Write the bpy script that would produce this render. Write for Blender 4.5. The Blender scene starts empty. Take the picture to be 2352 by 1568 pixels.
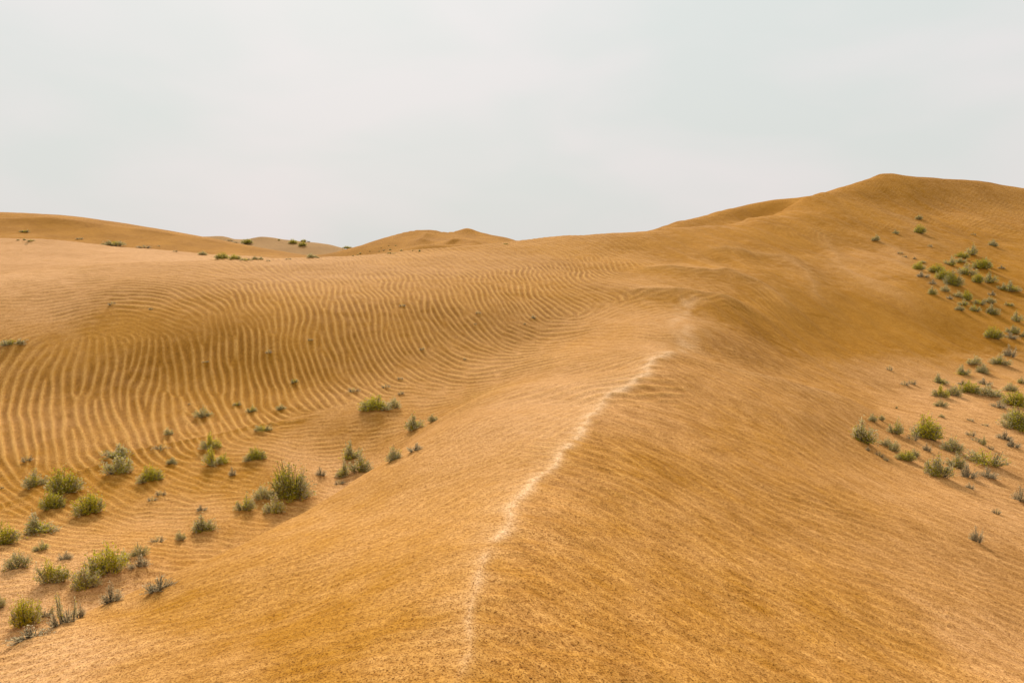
import bpy, math, random
import numpy as np
from mathutils import Vector, Matrix

SC = bpy.context.scene
COL = SC.collection
# ------------------------------------------------------------------ camera
PITCH = math.radians(7.0)
F = 1568.0                     # focal length in units of a 2352 px wide picture
CX, CY = 1176.0, 784.0
CAMZ = 14.0
cam_data = bpy.data.cameras.new('camera')
cam = bpy.data.objects.new('camera', cam_data); COL.objects.link(cam)
cam_data.sensor_width = 36.0; cam_data.lens = 24.0
cam_data.clip_start = 0.1; cam_data.clip_end = 12000
cam.location = (0, 0, CAMZ)
cam.rotation_euler = (math.pi/2 - PITCH, 0, 0)
SC.camera = cam
# ------------------------------------------------------------------ world / sky
SUN_EL, SUN_AZ = math.radians(37), math.radians(-15)   # azimuth from +Y, negative = left
w = bpy.data.worlds.new('World'); SC.world = w; w.use_nodes = True
nt = w.node_tree; N = nt.nodes; L = nt.links; N.clear()
out = N.new('ShaderNodeOutputWorld')
bg_sky = N.new('ShaderNodeBackground'); bg_sky.inputs[1].default_value = 0.07
bg_cl = N.new('ShaderNodeBackground'); bg_cl.inputs[1].default_value = 0.835
sky = N.new('ShaderNodeTexSky'); sky.sky_type = 'NISHITA'; sky.sun_disc = False
sky.sun_elevation = SUN_EL; sky.sun_rotation = SUN_AZ
sky.dust_density = 4.0; sky.air_density = 1.0
L.new(sky.outputs[0], bg_sky.inputs[0])
tc = N.new('ShaderNodeTexCoord')
sep = N.new('ShaderNodeSeparateXYZ'); L.new(tc.outputs['Generated'], sep.inputs[0])
# thin cloud sheet: direction divided by height gives a flat layer overhead
mp = N.new('ShaderNodeMapping'); mp.inputs['Scale'].default_value = (1.3, 1.0, 3.2)
mp.inputs['Rotation'].default_value = (0, math.radians(18), 0)
L.new(tc.outputs['Generated'], mp.inputs[0])
n1 = N.new('ShaderNodeTexNoise'); n1.inputs['Scale'].default_value = 2.3
n1.inputs['Detail'].default_value = 5; n1.inputs['Roughness'].default_value = 0.42
n1.inputs['Distortion'].default_value = 0.3
L.new(mp.outputs[0], n1.inputs['Vector'])
gr = N.new('ShaderNodeValToRGB')      # colour of the overcast by height
gr.color_ramp.elements[0].position = 0.0; gr.color_ramp.elements[0].color = (0.905, 0.845, 0.835, 1)
gr.color_ramp.elements[1].position = 0.55; gr.color_ramp.elements[1].color = (0.985, 0.985, 0.99, 1)
e = gr.color_ramp.elements.new(0.16); e.color = (0.905, 0.880, 0.865, 1)
L.new(sep.outputs[2], gr.inputs[0])
cr = N.new('ShaderNodeValToRGB')
cr.color_ramp.elements[0].position = 0.38; cr.color_ramp.elements[0].color = (0.905, 0.965, 0.945, 1)
cr.color_ramp.elements[1].position = 0.62; cr.color_ramp.elements[1].color = (1.01, 1.0, 1.0, 1)
L.new(n1.outputs[0], cr.inputs[0])
mul = N.new('ShaderNodeMix'); mul.data_type = 'RGBA'; mul.blend_type = 'MULTIPLY'; mul.inputs[0].default_value = 1.0
L.new(gr.outputs[0], mul.inputs[6]); L.new(cr.outputs[0], mul.inputs[7])
L.new(mul.outputs[2], bg_cl.inputs[0])
mx = N.new('ShaderNodeMixShader'); mx.inputs[0].default_value = 0.96
L.new(bg_sky.outputs[0], mx.inputs[1]); L.new(bg_cl.outputs[0], mx.inputs[2])
L.new(mx.outputs[0], out.inputs[0])
# ------------------------------------------------------------------ sun
sd = bpy.data.lights.new('sun', 'SUN'); sun = bpy.data.objects.new('sun', sd); COL.objects.link(sun)
sd.energy = 4.6; sd.angle = math.radians(15); sd.color = (1.0, 0.95, 0.88)
dvec = Vector((math.sin(SUN_AZ)*math.cos(SUN_EL), math.cos(SUN_AZ)*math.cos(SUN_EL), math.sin(SUN_EL)))
sun.rotation_euler = dvec.to_track_quat('Z', 'Y').to_euler()
SC.view_settings.view_transform = 'Standard'; SC.view_settings.look = 'None'
SC.view_settings.exposure = 0.08; SC.view_settings.gamma = 1.0

# ------------------------------------------------------------------ terrain
CP, SP = math.cos(PITCH), math.sin(PITCH)
def st(px, py):
    """picture position -> (tan azimuth, tan elevation) of the ray"""
    x = (px-CX)/F; u = (CY-py)/F
    Y = CP + u*SP; Z = -SP + u*CP
    return x/Y, Z/Y
def px_of(s, t):
    """inverse of st"""
    # Z = t*Y -> -SP+u*CP = t*(CP+u*SP)
    u = (t*CP + SP)/(CP - t*SP); Y = CP + u*SP
    return CX + s*Y*F, CY - u*F

# feature lines of the dunes: (px, py, distance in m); the hidden backs of crests too
FEAT = [
 # foreground crest
 [(1050,1700,5.9),(1066,1568,7.0),(1074,1440,8.6),(1120,1300,10.8),(1200,1150,14.7),(1270,1060,18.2),(1345,960,24),(1385,915,27.5),(1470,870,31),(1497,830,34.7),(1545,810,37.5)],
 [(1585,760,44),(1592,700,55),(1560,660,63),(1540,615,74),(1500,570,86),(1480,533,98)],
 # left flank of it
 [(800,1700,5.6),(560,1568,7.8),(200,1568,9.0),(-100,1568,10.0)],
 [(950,1400,9.4),(700,1400,10.6),(400,1400,12.0),(230,1395,13.2)],
 [(1080,1200,13.6),(900,1200,15),(740,1170,18)],
 [(1200,1050,19),(1050,1040,20.5),(930,1030,24.5)],
 [(1320,930,27),(1200,920,28.5),(1100,910,33)],
 [(1420,850,34.5),(1300,850,36),(1180,860,39.5)],
 # foot edge of the flank
 [(-120,1535,10.8),(30,1472,11.6),(200,1408,13.0),(350,1342,14.6),(500,1278,16.2),(640,1205,18.6),(860,1083,24.2),(1000,968,31.5)],
 # hollow right behind the foot edge (hidden)
 [(-120,1590,13.2),(30,1530,14.3),(200,1456,16.2),(350,1386,18.1),(500,1318,20.0),(640,1246,22.4),(860,1100,27.8),(1000,968,33.8)],
 # valley floor
 [(-150,1400,17.3),(60,1370,17.9),(200,1330,19.3),(330,1290,20.4)],
 [(-150,1200,24.0),(100,1200,24.1),(300,1200,24.1),(520,1200,24.0)],
 [(-150,1100,27.6),(100,1100,27.7),(300,1100,27.8),(500,1100,27.9),(700,1090,28.4)],
 [(-150,1020,31.0),(100,1020,31.2),(300,1015,31.6),(500,1005,32.5),(700,985,33.7),(850,950,35.2),(1000,900,38.5),(1100,860,41)],
 # rippled slope
 [(-150,900,36.6),(100,900,36.9),(300,900,37.3),(500,890,38.4),(700,870,40),(900,840,42),(1080,800,45.5),(1180,790,47)],
 [(-150,820,39.8),(30,812,40.3),(200,800,41),(400,790,41.8),(600,780,43),(800,760,45.3),(1000,735,49),(1150,720,51.5),(1300,715,52.5)],
 [(-150,760,42.8),(0,750,43.6),(130,735,44.8),(300,705,46.2),(500,690,48.3),(700,680,51.2),(900,665,55.5),(1100,645,60),(1300,630,66),(1400,650,62)],
 [(-150,680,48.5),(0,678,49),(150,662,51),(300,645,53),(500,632,57.5),(700,622,64),(900,608,69),(1100,590,76),(1300,575,83),(1420,570,86)],
 # its crest line
 [(-200,648,59),(0,636,60.5),(120,627,62),(200,619,64),(300,611,66.5),(450,603,69),(600,599,72),(760,594,76),(900,585,81),(1050,571,87),(1190,556,93),(1300,545,97),(1400,537,99),(1480,532,101),(1530,524,104)],
 [(-200,675,70),(0,660,72),(200,645,76),(450,625,81),(760,612,90),(1050,592,103),(1190,578,110),(1400,562,118)],
 # pale dune behind it
 [(-200,640,82),(0,630,84),(200,617,88),(450,601,93),(650,600,97)],
 [(-200,590,97),(0,590,98),(200,592,100),(450,594,104),(650,599,110)],
 [(-200,545,113),(0,553,112),(130,557,112),(240,569,114),(380,581,117),(500,590,120),(640,596,122),(720,597,124)],
 [(-200,556,128),(0,560,126),(240,580,130),(500,598,135),(720,606,138)],
 # dark dune behind
 [(-200,540,169),(0,538,170),(240,562,172),(500,589,174),(720,597,172),(800,594,172)],
 [(-200,519,179),(0,518,180),(240,535,184),(430,560,188),(560,580,190),(700,592,188)],
 [(-200,499,187),(0,502,188),(130,505,189),(230,515,192),(350,531,195),(450,547,198),(560,564,201),(650,578,203),(720,591,205),(800,600,206)],
 [(-200,500,225),(0,505,225),(230,520,230),(450,556,232),(650,592,235),(800,604,235)],
 # far grey hill
 [(470,585,300),(600,585,290),(720,590,270),(800,588,270)],
 [(400,555,345),(470,543,345),(510,545,345),(552,557,345),(600,547,345),(650,552,345),(700,557,345),(740,559,345),(790,571,345),(830,590,345)],
 [(400,575,390),(600,570,390),(790,590,390)],
 # far dunes in the middle
 [(800,592,215),(900,588,212),(1000,580,214),(1100,574,218),(1200,570,225)],
 [(740,586,255),(800,573,262),(850,558,268),(900,546,274),(965,536,280),(995,538,280),(1020,544,282),(1050,541,285),(1080,534,285),(1100,539,285),(1140,542,286),(1170,547,286),(1195,557,286),(1280,575,286)],
 [(975,560,250),(978,550,262)],[(1000,570,235),(1060,556,250),(1090,551,262)],[(1060,568,238),(1110,562,250)],
 [(740,600,300),(900,580,310),(1080,570,315),(1200,580,315)],
 # right flank of the foreground crest
 [(1300,1700,6.1),(1500,1568,7.6),(1800,1568,8.7),(2100,1568,10.2),(2352,1568,11.8),(2600,1568,13.6)],
 [(1300,1400,9.4),(1600,1400,10.7),(1900,1400,12.6),(2200,1400,15.2),(2450,1400,17.8)],
 [(1340,1200,13.6),(1600,1200,15.6),(1850,1200,18.4),(2080,1200,21.5),(2352,1225,24)],
 [(1450,1020,21),(1650,1020,23.8),(1850,1030,27),(2000,1060,29.5)],
 [(1520,900,29.6),(1700,920,30.5),(1850,950,32.3),(1960,975,34.2)],
 # pale spur across the right flank
 [(1560,835,35.5),(1640,852,36.2),(1740,880,36.5),(1830,905,37.2),(1920,920,38.5),(2010,940,40)],
 [(1570,815,38.5),(1660,832,40),(1760,850,42),(1860,875,43),(1960,893,44.5),(2060,905,46)],
 # hollow bottom on the right where the shrubs stand
 [(2160,1110,28.8),(2352,1150,28.5),(2600,1180,29)],
 [(2020,1030,32),(2150,1040,33),(2352,1060,33.5),(2600,1080,34)],
 [(2140,950,41),(2352,960,42),(2600,970,43)],
 [(2180,860,52),(2352,860,53),(2600,860,55)],
 # big far slope on the right
 [(1650,760,46),(1760,790,49),(1880,810,52),(2000,820,54),(2120,800,58),(2352,770,64),(2600,760,66)],
 [(1640,700,55),(1700,705,56),(1760,735,55),(1850,760,57),(1980,750,62),(2100,700,68),(2220,680,73),(2352,670,78),(2600,660,82)],
 [(1600,640,68),(1700,640,70),(1800,670,68),(1900,670,71),(2000,640,77),(2120,610,84),(2240,600,90),(2352,595,94),(2600,600,98)],
 [(1620,570,85),(1720,560,89),(1820,570,90),(1900,560,94),(2000,540,100),(2120,530,106),(2250,520,112),(2352,520,115),(2600,530,115)],
 [(1600,528,98),(1700,516,104),(1760,500,109),(1850,480,114),(1950,455,122),(2040,445,127),(2150,455,130),(2352,470,134),(2600,490,134)],
 [(1850,452,122),(1920,437,128),(1980,418,133),(2030,402,138),(2090,406,141),(2160,411,143),(2250,418,145),(2352,435,147),(2600,470,150)],
 [(1900,460,140),(2030,440,152),(2200,440,158),(2352,460,160),(2600,500,160)],
 # silhouette dune in the gap
 [(1540,521,118),(1600,503,124),(1660,488,128),(1720,474,132),(1780,461,134),(1850,452,136)],
 [(1560,545,110),(1660,520,117),(1760,508,124),(1800,490,128)],
 [(1540,560,145),(1700,510,150),(1850,480,155)],
]
def dens(line, step=55.0):
    p = np.array(line, float); res = [p[0]]
    for a, b in zip(p[:-1], p[1:]):
        n = max(1, int(round(math.hypot(b[0]-a[0], b[1]-a[1])/step)))
        for k in range(1, n+1):
            q = a + (b-a)*k/n
            q[2] = math.exp(math.log(a[2]) + (math.log(b[2])-math.log(a[2]))*k/n)
            res.append(q)
    return res
ctrl = []
for ln in FEAT:
    for px, py, D in dens(ln, 90.0):
        s, t = st(px, py); ctrl.append((s, math.log(D), t))
# far plain, near ground and sides
for s in np.linspace(-1.6, 1.6, 13):
    for D, z in ((420,-6), (600,-7), (1200,-9), (3000,-12), (6000,-14)):
        ctrl.append((s, math.log(D), z/D))
for s in (-1.6, -0.9, 0, 0.9, 1.6):
    for D in (1.2, 2.2, 4.0):
        ctrl.append((s, math.log(D), -(4.55+0.25*abs(s)*D)/D))
for s in (-1.15, -1.6):
    for D, z in ((8,-6.2),(15,-8.5),(27,-9.2),(45,-6),(60,-2.2),(100,-1),(130,4),(195,11),(300,-2)):
        ctrl.append((s, math.log(D), z/D))
for s in (1.2, 1.6):
    for D, z in ((8,-6.6),(15,-9.0),(28,-10.5),(45,-10.2),(75,-5),(110,6),(150,12),(190,8),(300,-2)):
        ctrl.append((s, math.log(D), z/D))
for s in (-0.1, 0.2, 0.45, 0.7): ctrl.append((s, math.log(210), (-4 if s < .1 else 4)/210))
for s in (0.2, 0.45, 0.7): ctrl.append((s, math.log(300), -4/300))
ctrl = np.array(ctrl)
def tps(r2):
    return 0.5*r2*np.log(r2+1e-12)
P = ctrl[:, :2]; n = len(P)
r2 = ((P[:, None]-P[None])**2).sum(-1)
A = np.zeros((n+3, n+3)); A[:n, :n] = tps(r2) + np.eye(n)*4e-6
A[:n, n] = 1; A[:n, n+1:] = P; A[n, :n] = 1; A[n+1:, :n] = P.T
rhs = np.zeros(n+3); rhs[:n] = ctrl[:, 2]
W = np.linalg.solve(A, rhs)
def rbf(s, l):
    q = np.stack([s.ravel(), l.ravel()], 1); o = np.empty(len(q))
    for i in range(0, len(q), 20000):
        c = q[i:i+20000]
        d = (c[:, :1]-P[None, :, 0])**2 + (c[:, 1:]-P[None, :, 1])**2
        o[i:i+20000] = tps(d) @ W[:n] + W[n] + c @ W[n+1:]
    return o.reshape(s.shape)
CS = np.linspace(-1.6, 1.6, 400); CL = np.linspace(math.log(1.2), math.log(6000), 520)
TC = rbf(*np.meshgrid(CS, CL, indexing='ij'))
def cr_w(x):
    i = np.floor(x).astype(int); f = x-i
    return i, (-0.5*f+f*f-0.5*f**3, 1-2.5*f*f+1.5*f**3, 0.5*f+2*f*f-1.5*f**3, -0.5*f*f+0.5*f**3)
def samp(s, l, G=None):
    """Catmull-Rom sampling of the coarse grid at scattered points"""
    G = TC if G is None else G
    a = np.clip((s-CS[0])/(CS[1]-CS[0]), 1.001, len(CS)-2.01); b = np.clip((l-CL[0])/(CL[1]-CL[0]), 1.001, len(CL)-2.01)
    i, wa = cr_w(a); j, wb = cr_w(b); o = 0
    for p in range(4):
        for q in range(4):
            o = o + wa[p]*wb[q]*G[i-1+p, j-1+q]
    return o

def perlin(x, y, seed=0):
    rng = np.random.RandomState(seed); perm = rng.permutation(512)
    ga = rng.rand(512)*2*math.pi; gx, gy = np.cos(ga), np.sin(ga)
    xi = np.floor(x).astype(int); yi = np.floor(y).astype(int); fx = x-xi; fy = y-yi
    u = fx*fx*fx*(fx*(fx*6-15)+10); v = fy*fy*fy*(fy*(fy*6-15)+10)
    def g(a, b):
        h = perm[(perm[(xi+a) & 511] + yi+b) & 511]
        return gx[h]*(fx-a)+gy[h]*(fy-b)
    n0 = g(0,0)*(1-u)+g(1,0)*u; n1 = g(0,1)*(1-u)+g(1,1)*u
    return (n0*(1-v)+n1*v)*1.5

# ---- ripples: (px, py, direction of the crest lines in degrees, spacing px, strength)
RIP = [
 (20,830,48,19,1),(10,900,75,24,1),(60,950,88,25,1),(60,1040,-80,26,1),(150,870,85,23,1),(160,960,-88,25,1),(180,1040,-62,24,.9),
 (300,860,88,21,1),(300,940,-82,23,1),(330,1010,-60,22,.9),(430,960,-62,21,1),(450,850,-86,20,1),(560,800,90,19,1),(580,880,-80,18,1),(560,960,-52,18,.9),
 (700,760,-86,16,1),(700,830,-76,16,1),(720,900,-60,16,1),(830,740,-76,15,1),(850,820,-64,14,1),(820,890,-45,13,.9),
 (950,700,-74,14,1),(950,780,-60,13,1),(960,850,-35,11,.9),(1080,680,-68,12,1),(1090,750,-48,11,1),(1060,820,-22,10,.9),(1020,870,-6,10,.8),
 (1200,650,-65,11,1),(1200,710,-48,10,1),(1210,770,-14,9,.9),(1150,840,4,9,.8),(1310,630,-62,10,1),(1320,690,-30,9,.9),(1300,760,8,9,.6),
 (1400,600,-58,9,.7),(1420,650,-20,8,.35),(1400,720,22,8,.25),(1470,590,-20,8,.2),(1440,560,-30,8,.25),
 (100,660,8,8,.45),(40,720,4,8,.4),(200,640,3,8,.5),(350,630,-4,8,.4),(500,625,-12,8,.4),(620,625,-35,9,.4),(750,620,-45,9,.4),(900,610,-35,8,.4),(1050,600,-28,8,.35),(1200,585,-22,7,.3),(1330,565,-20,7,.25),
 (180,720,12,9,.6),(330,690,-8,10,.7),(450,690,-25,11,.75),(560,680,-50,12,.8),(680,670,-70,13,.9),(800,670,-68,13,.9),(930,650,-62,12,.9),
 (100,770,20,9,.3),(250,750,0,10,.35),(400,740,-25,11,.4),(500,752,-75,15,.5),(120,765,15,9,.25),(180,755,8,10,.3),(320,755,-15,10,.3),
 (620,1020,-14,11,.6),(520,1060,-10,12,.5),(700,1000,4,9,.7),(780,980,8,8,.7),(880,960,6,8,.75),(960,910,2,8,.75),(640,1100,-14,10,.5),(760,1050,4,9,.6),
 (420,1120,-12,11,.55),(300,1100,-20,13,.55),(100,1110,-25,14,.5),(200,1180,-14,13,.55),(400,1190,4,10,.6),(300,1260,2,9,.6),(100,1250,-8,12,.55),(50,1350,5,10,.5),(520,1140,2,10,.55),(180,1330,6,9,.5),
 (850,1200,24,10,.25),(600,1350,20,12,.25),(300,1480,14,15,.3),(700,1500,10,16,.2),(950,1300,22,12,.22),(1000,1100,24,9,.28),(1100,980,26,8,.25),(1300,880,14,8,.35),(1400,870,8,8,.4),(1250,960,20,9,.25),
 (1400,770,-2,8,.3),(1560,700,5,7,.2),(1700,740,-28,7,.2),(1620,800,-12,7,.25),(1800,790,-28,7,.15),(1600,640,0,7,.2),(1700,650,-18,7,.2),(1750,690,-35,7,.25),(1600,590,4,6,.15),(1520,640,-5,7,.2),(1560,560,0,6,.12),
 (1400,1050,-22,12,.40),(1500,980,-20,9,.25),(1700,900,-28,8,.35),(1400,1250,-28,16,.3),(1700,1200,-26,13,.3),(2000,1250,-18,13,.3),(2200,1450,-24,17,.32),(1500,1480,-26,18,.3),(1900,1060,-28,10,.2),(1900,1500,-26,18,.32),
 (70,815,50,18,.6),(160,812,74,19,.5),(250,808,86,18,.5),(350,800,-88,17,.7),(60,870,70,22,1),(200,900,88,23,1),(230,960,-84,23,1),(380,900,90,21,1),(100,1000,-82,25,1),(280,1000,-66,22,1),(450,1010,-50,18,.8),(440,900,-84,20,1),
 (2000,430,40,6,.5),(2100,470,35,6,.4),(2200,490,20,6,.3),(2000,500,30,6,.25),(1900,480,35,6,.15),(2100,560,-10,6,.5),(2200,620,-20,7,.15),(1900,600,-35,7,.02),(1850,720,-35,7,.05),(1950,700,-35,7,.02),(1800,600,-30,7,.1),(2250,800,-20,9,.1),(2100,900,-15,9,.15),(2200,1000,-12,10,.2),
 (300,585,-4,6,.5),(100,600,2,6,.6),(500,596,-4,6,.3),(60,520,-30,5,.4),(300,545,-20,5,.2),(1000,560,0,5,.0),(1650,500,40,5,.02),
]
def lD_at(px, py):
    """distance at which the ray through (px,py) first meets the dunes"""
    ls = np.linspace(math.log(4), math.log(500), 2400); lo = None
    # s depends only weakly on py: solve with fixed s
    s, t = st(px, py)
    tt = samp(np.full(ls.shape, s), ls)
    k = np.argmax(tt >= t)
    if tt[k] < t: return s, math.log(500)
    if k == 0: return s, ls[0]
    f = (t-tt[k-1])/(tt[k]-tt[k-1]); return s, ls[k-1]+f*(ls[k]-ls[k-1])
rp = []
for px, py, ang, lam, amp in RIP:
    s, l = lD_at(px, py); e = 0.006; D = math.exp(l)
    def pxy(s_, l_):
        return px_of(s_, float(samp(np.array([s_]), np.array([l_]))[0]))
    a0, a1 = pxy(s+e, l), pxy(s-e, l); b0, b1 = pxy(s, l+e), pxy(s, l-e)
    J = np.array([[(a0[0]-a1[0])/(2*e), (b0[0]-b1[0])/(2*e)], [(a0[1]-a1[1])/(2*e), (b0[1]-b1[1])/(2*e)]])
    th = math.radians(ang); tx, ty = math.cos(th), -math.sin(th)      # line direction in picture (y down)
    k = np.array([-ty, tx])*2*math.pi/lam
    ksl = J.T @ k                                                     # gradient wrt (s, l)
    # to world: s = x/y, l = ln y
    kx = ksl[0]/D; ky = (ksl[1]-ksl[0]*s)/D
    K = math.hypot(kx, ky); wl = 2*math.pi/K
    wl = min(max(wl, 0.22), 0.95)
    rp.append((s, l, math.cos(2*math.atan2(ky, kx)), math.sin(2*math.atan2(ky, kx)), math.log(wl), amp))
rp = np.array(rp)
print('ripple wavelengths', np.round(np.exp(rp[:, 4]), 2).min(), np.round(np.exp(rp[:, 4]), 2).max())
RS = np.linspace(-0.86, 0.86, 1500); RL = np.linspace(math.log(5.6), math.log(165), 1500)
dS, dL = RS[1]-RS[0], RL[1]-RL[0]
def idw(s, l, vals, pw=5.0):
    o = np.zeros(s.shape+(vals.shape[1],)); ws = np.zeros(s.shape)
    for (a, b), v in zip(rp[:, :2], vals):
        wgt = 1/(((s-a)**2+(l-b)**2)+1.5e-4)**(pw/2)
        o += wgt[..., None]*v; ws += wgt
    return o/ws[..., None]
# coarse orientation field
cs, cl = np.meshgrid(RS[::12], RL[::12], indexing='ij')
FLD = idw(cs, cl, rp[:, 2:6])
def fld(i, j):
    a = np.clip(i/12, 0, FLD.shape[0]-1.001); b = np.clip(j/12, 0, FLD.shape[1]-1.001)
    ia = a.astype(int); ib = b.astype(int); fa = (a-ia)[..., None]; fb = (b-ib)[..., None]
    return (FLD[ia, ib]*(1-fa)+FLD[ia+1, ib]*fa)*(1-fb)+(FLD[ia, ib+1]*(1-fa)+FLD[ia+1, ib+1]*fa)*fb
def kvec(i, j):
    """wave vector in grid-cell units at grid position"""
    f = fld(i, j); th = 0.5*np.arctan2(f[..., 1], f[..., 0])
    # meander: natural wobble of direction and spacing
    s = RS[0]+i*dS; l = RL[0]+j*dL; D = np.exp(l); x = s*D
    th = th + 0.17*perlin(x/2.6, D/4.0, 5) + 0.11*perlin(x/1.1, D/1.5, 6)
    th = th + 0.38*perlin(x/1.5+3, D/1.5, 8)*np.clip((30.5-D)/3, 0, 1)*np.clip((-x-3)/2, 0, 1)
    wl = np.exp(f[..., 2] + 0.15*perlin(x/5, D/5, 7))
    K = 2*math.pi/wl; kx, ky = K*np.cos(th), K*np.sin(th)
    ks = kx*D; kl = ky*D + kx*s*D
    return ks*dS, kl*dL
rng = np.random.RandomState(3)
# kernels scattered with density following the spacing
cand_i = rng.rand(160000)*(len(RS)-1); cand_j = rng.rand(160000)*(len(RL)-1)
ki, kj = kvec(cand_i, cand_j); lamc = 2*math.pi/np.hypot(ki, kj)
lamc = np.clip(lamc, 4, 70)
keep = rng.rand(len(lamc)) < np.clip(14.0/lamc**2*1.6*2.25e6/160000, 0, 1)
gi, gj, ki, kj, lamc = cand_i[keep], cand_j[keep], ki[keep], kj[keep], lamc[keep]
print('kernels', len(gi))
ph = rng.rand(len(gi))*2*math.pi
NI, NJ = len(RS), len(RL)
R0 = 0.78   # gaussian sigma in wavelengths
patches = []
for a in range(len(gi)):
    sg = R0*lamc[a]; R = int(2.2*sg)+1
    i0, i1 = max(0, int(gi[a])-R), min(NI, int(gi[a])+R+1); j0, j1 = max(0, int(gj[a])-R), min(NJ, int(gj[a])+R+1)
    st_ = max(1, int(lamc[a]/14))
    patches.append((i0, i1, j0, j1, sg))
def field(ph):
    Fz = np.zeros((NI, NJ), np.complex64)
    for a, (i0, i1, j0, j1, sg) in enumerate(patches):
        di = np.arange(i0, i1)-gi[a]; dj = np.arange(j0, j1)-gj[a]
        ea = np.exp(-di*di/(2*sg*sg)+1j*(ki[a]*di+ph[a])).astype(np.complex64)
        eb = np.exp(-dj*dj/(2*sg*sg)+1j*kj[a]*dj).astype(np.complex64)
        Fz[i0:i1, j0:j1] += ea[:, None]*eb[None]
    return Fz
# the half-turn ambiguity of the direction: fix signs so neighbours agree (flip to face +s, ties to +l)
for it in range(4):
    Fz = field(ph)
    v = Fz[np.round(gi).astype(int), np.round(gj).astype(int)]
    ph = np.angle(v)
Fz = field(ph); PH = np.angle(Fz); MAGN = np.abs(Fz)
AMP = fld(*np.meshgrid(np.arange(NI), np.arange(NJ), indexing='ij'))[..., 3]
WLG = np.exp(fld(*np.meshgrid(np.arange(NI), np.arange(NJ), indexing='ij'))[..., 2])
MAGN = MAGN/(np.median(MAGN)); DEF = np.clip(MAGN*1.6, 0, 1)
prof = ((1+np.cos(PH))/2)
prof = prof**1.5
# ---- full grid
sL = np.linspace(-1.6, RS[0]-0.01, 60); sR = -sL[::-1]
S = np.concatenate([sL, RS, sR])
lN = np.linspace(math.log(1.3), RL[0]-0.01, 60)
lF = np.concatenate([np.linspace(RL[-1]+0.004, math.log(420), 190), np.linspace(math.log(425), math.log(5800), 60)])
Lg = np.concatenate([lN, RL, lF])
i_off, j_off = 60, 60
# separable Catmull-Rom upsampling
def up(G):
    a, wa = cr_w(np.clip((S-CS[0])/(CS[1]-CS[0]), 1.001, len(CS)-2.01)); b, wb = cr_w(np.clip((Lg-CL[0])/(CL[1]-CL[0]), 1.001, len(CL)-2.01))
    T1 = sum(wa[p][:, None]*G[a-1+p] for p in range(4))
    return sum(wb[q][None]*T1[:, b-1+q] for q in range(4))
T = up(TC)
DD = np.exp(Lg)[None, :]*np.ones((len(S), 1)); X = S[:, None]*DD; Z = T*DD
# crisp crest of the foreground ridge
def pline(pts, step=25):
    r = []
    for px, py, D in dens(pts, step):
        s, t = st(px, py); r.append((s*D, D))
    return np.array(r)
def dist_line(X, Y, pl):
    best = np.full(X.shape, 1e9); side = np.zeros(X.shape); al = np.zeros(X.shape); acc = 0
    for a, b in zip(pl[:-1], pl[1:]):
        d = b-a; Ls = np.hypot(*d); d = d/Ls
        u = np.clip((X-a[0])*d[0]+(Y-a[1])*d[1], 0, Ls)
        rx = X-a[0]-u*d[0]; ry = Y-a[1]-u*d[1]; r = np.hypot(rx, ry)
        m = r < best; best = np.where(m, r, best)
        side = np.where(m, np.sign(rx*d[1]-ry*d[0]), side); al = np.where(m, acc+u, al); acc += Ls
    return best, side, al
m0 = slice(None); jr = slice(0, j_off+1100)
Xr, Yr = X[:, jr], DD[:, jr]
ridge = pline([(1050,1700,5.9),(1066,1568,7.0),(1074,1440,8.6),(1120,1300,10.8),(1180,1180,13.9),(1205,1140,15.1),(1265,1080,17.5),(1300,1040,19.3),(1340,985,22.6),(1368,935,26),(1400,908,28.2),(1460,882,30.4),(1485,862,32),(1497,830,34.7),(1545,812,37.5),(1580,790,40)])
wx = 0.17*perlin(Xr*0.7, Yr*0.6, 41)+0.03*perlin(Xr*2.7, Yr*2.7, 42)
dist, side, along = dist_line(Xr+wx, Yr, ridge)
fade = np.clip((along[:, :]-0)/1, 0, 1)
Z[:, jr] += 0.10*np.exp(-dist/np.where(side > 0, 0.5, 1.1))*np.clip((41-Yr)/6, 0, 1)
# wind lobes dragged off the crest on its lee side
lob = perlin(along*0.75, dist*0.16+along*0.1, 21)*0.6 + perlin(along*2.1, dist*0.22, 22)*0.4
Z[:, jr] += np.where(side > 0, 1, 0.35)*lob*0.11*np.clip(dist/0.4, 0, 1)*np.exp(-dist/3.2)*np.clip((41-Yr)/6, 0, 1)
crest = np.zeros_like(Z); 
wcr = 0.05+0.0085*Yr + 0.05*perlin(along*1.3, along*0+.3, 31)
crest[:, jr] = (0.56*np.exp(-(dist/np.maximum(wcr*.75, .03))**1.5)+0.30*np.exp(-dist/np.where(side > 0, 0.06+.003*Yr, 0.35+0.03*Yr)))*np.clip(0.85+0.9*perlin(Xr*1.5, Yr*1.5, 32), 0, 1)*np.clip((40-Yr)/4, 0, 1)*np.clip(0.38+(Yr-8)/7, 0, 1)
strip = pline([(1560,812,38.5),(1575,780,42),(1562,740,47),(1580,695,55.5)])
d2, s2, a2 = dist_line(Xr+wx*2, Yr, strip)
crest[:, jr] = np.maximum(crest[:, jr], 0.42*np.exp(-(d2/0.9)**1.3)*np.clip(0.6+1.1*perlin(Xr*1.1, Yr*.5, 33), 0, 1))
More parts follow.
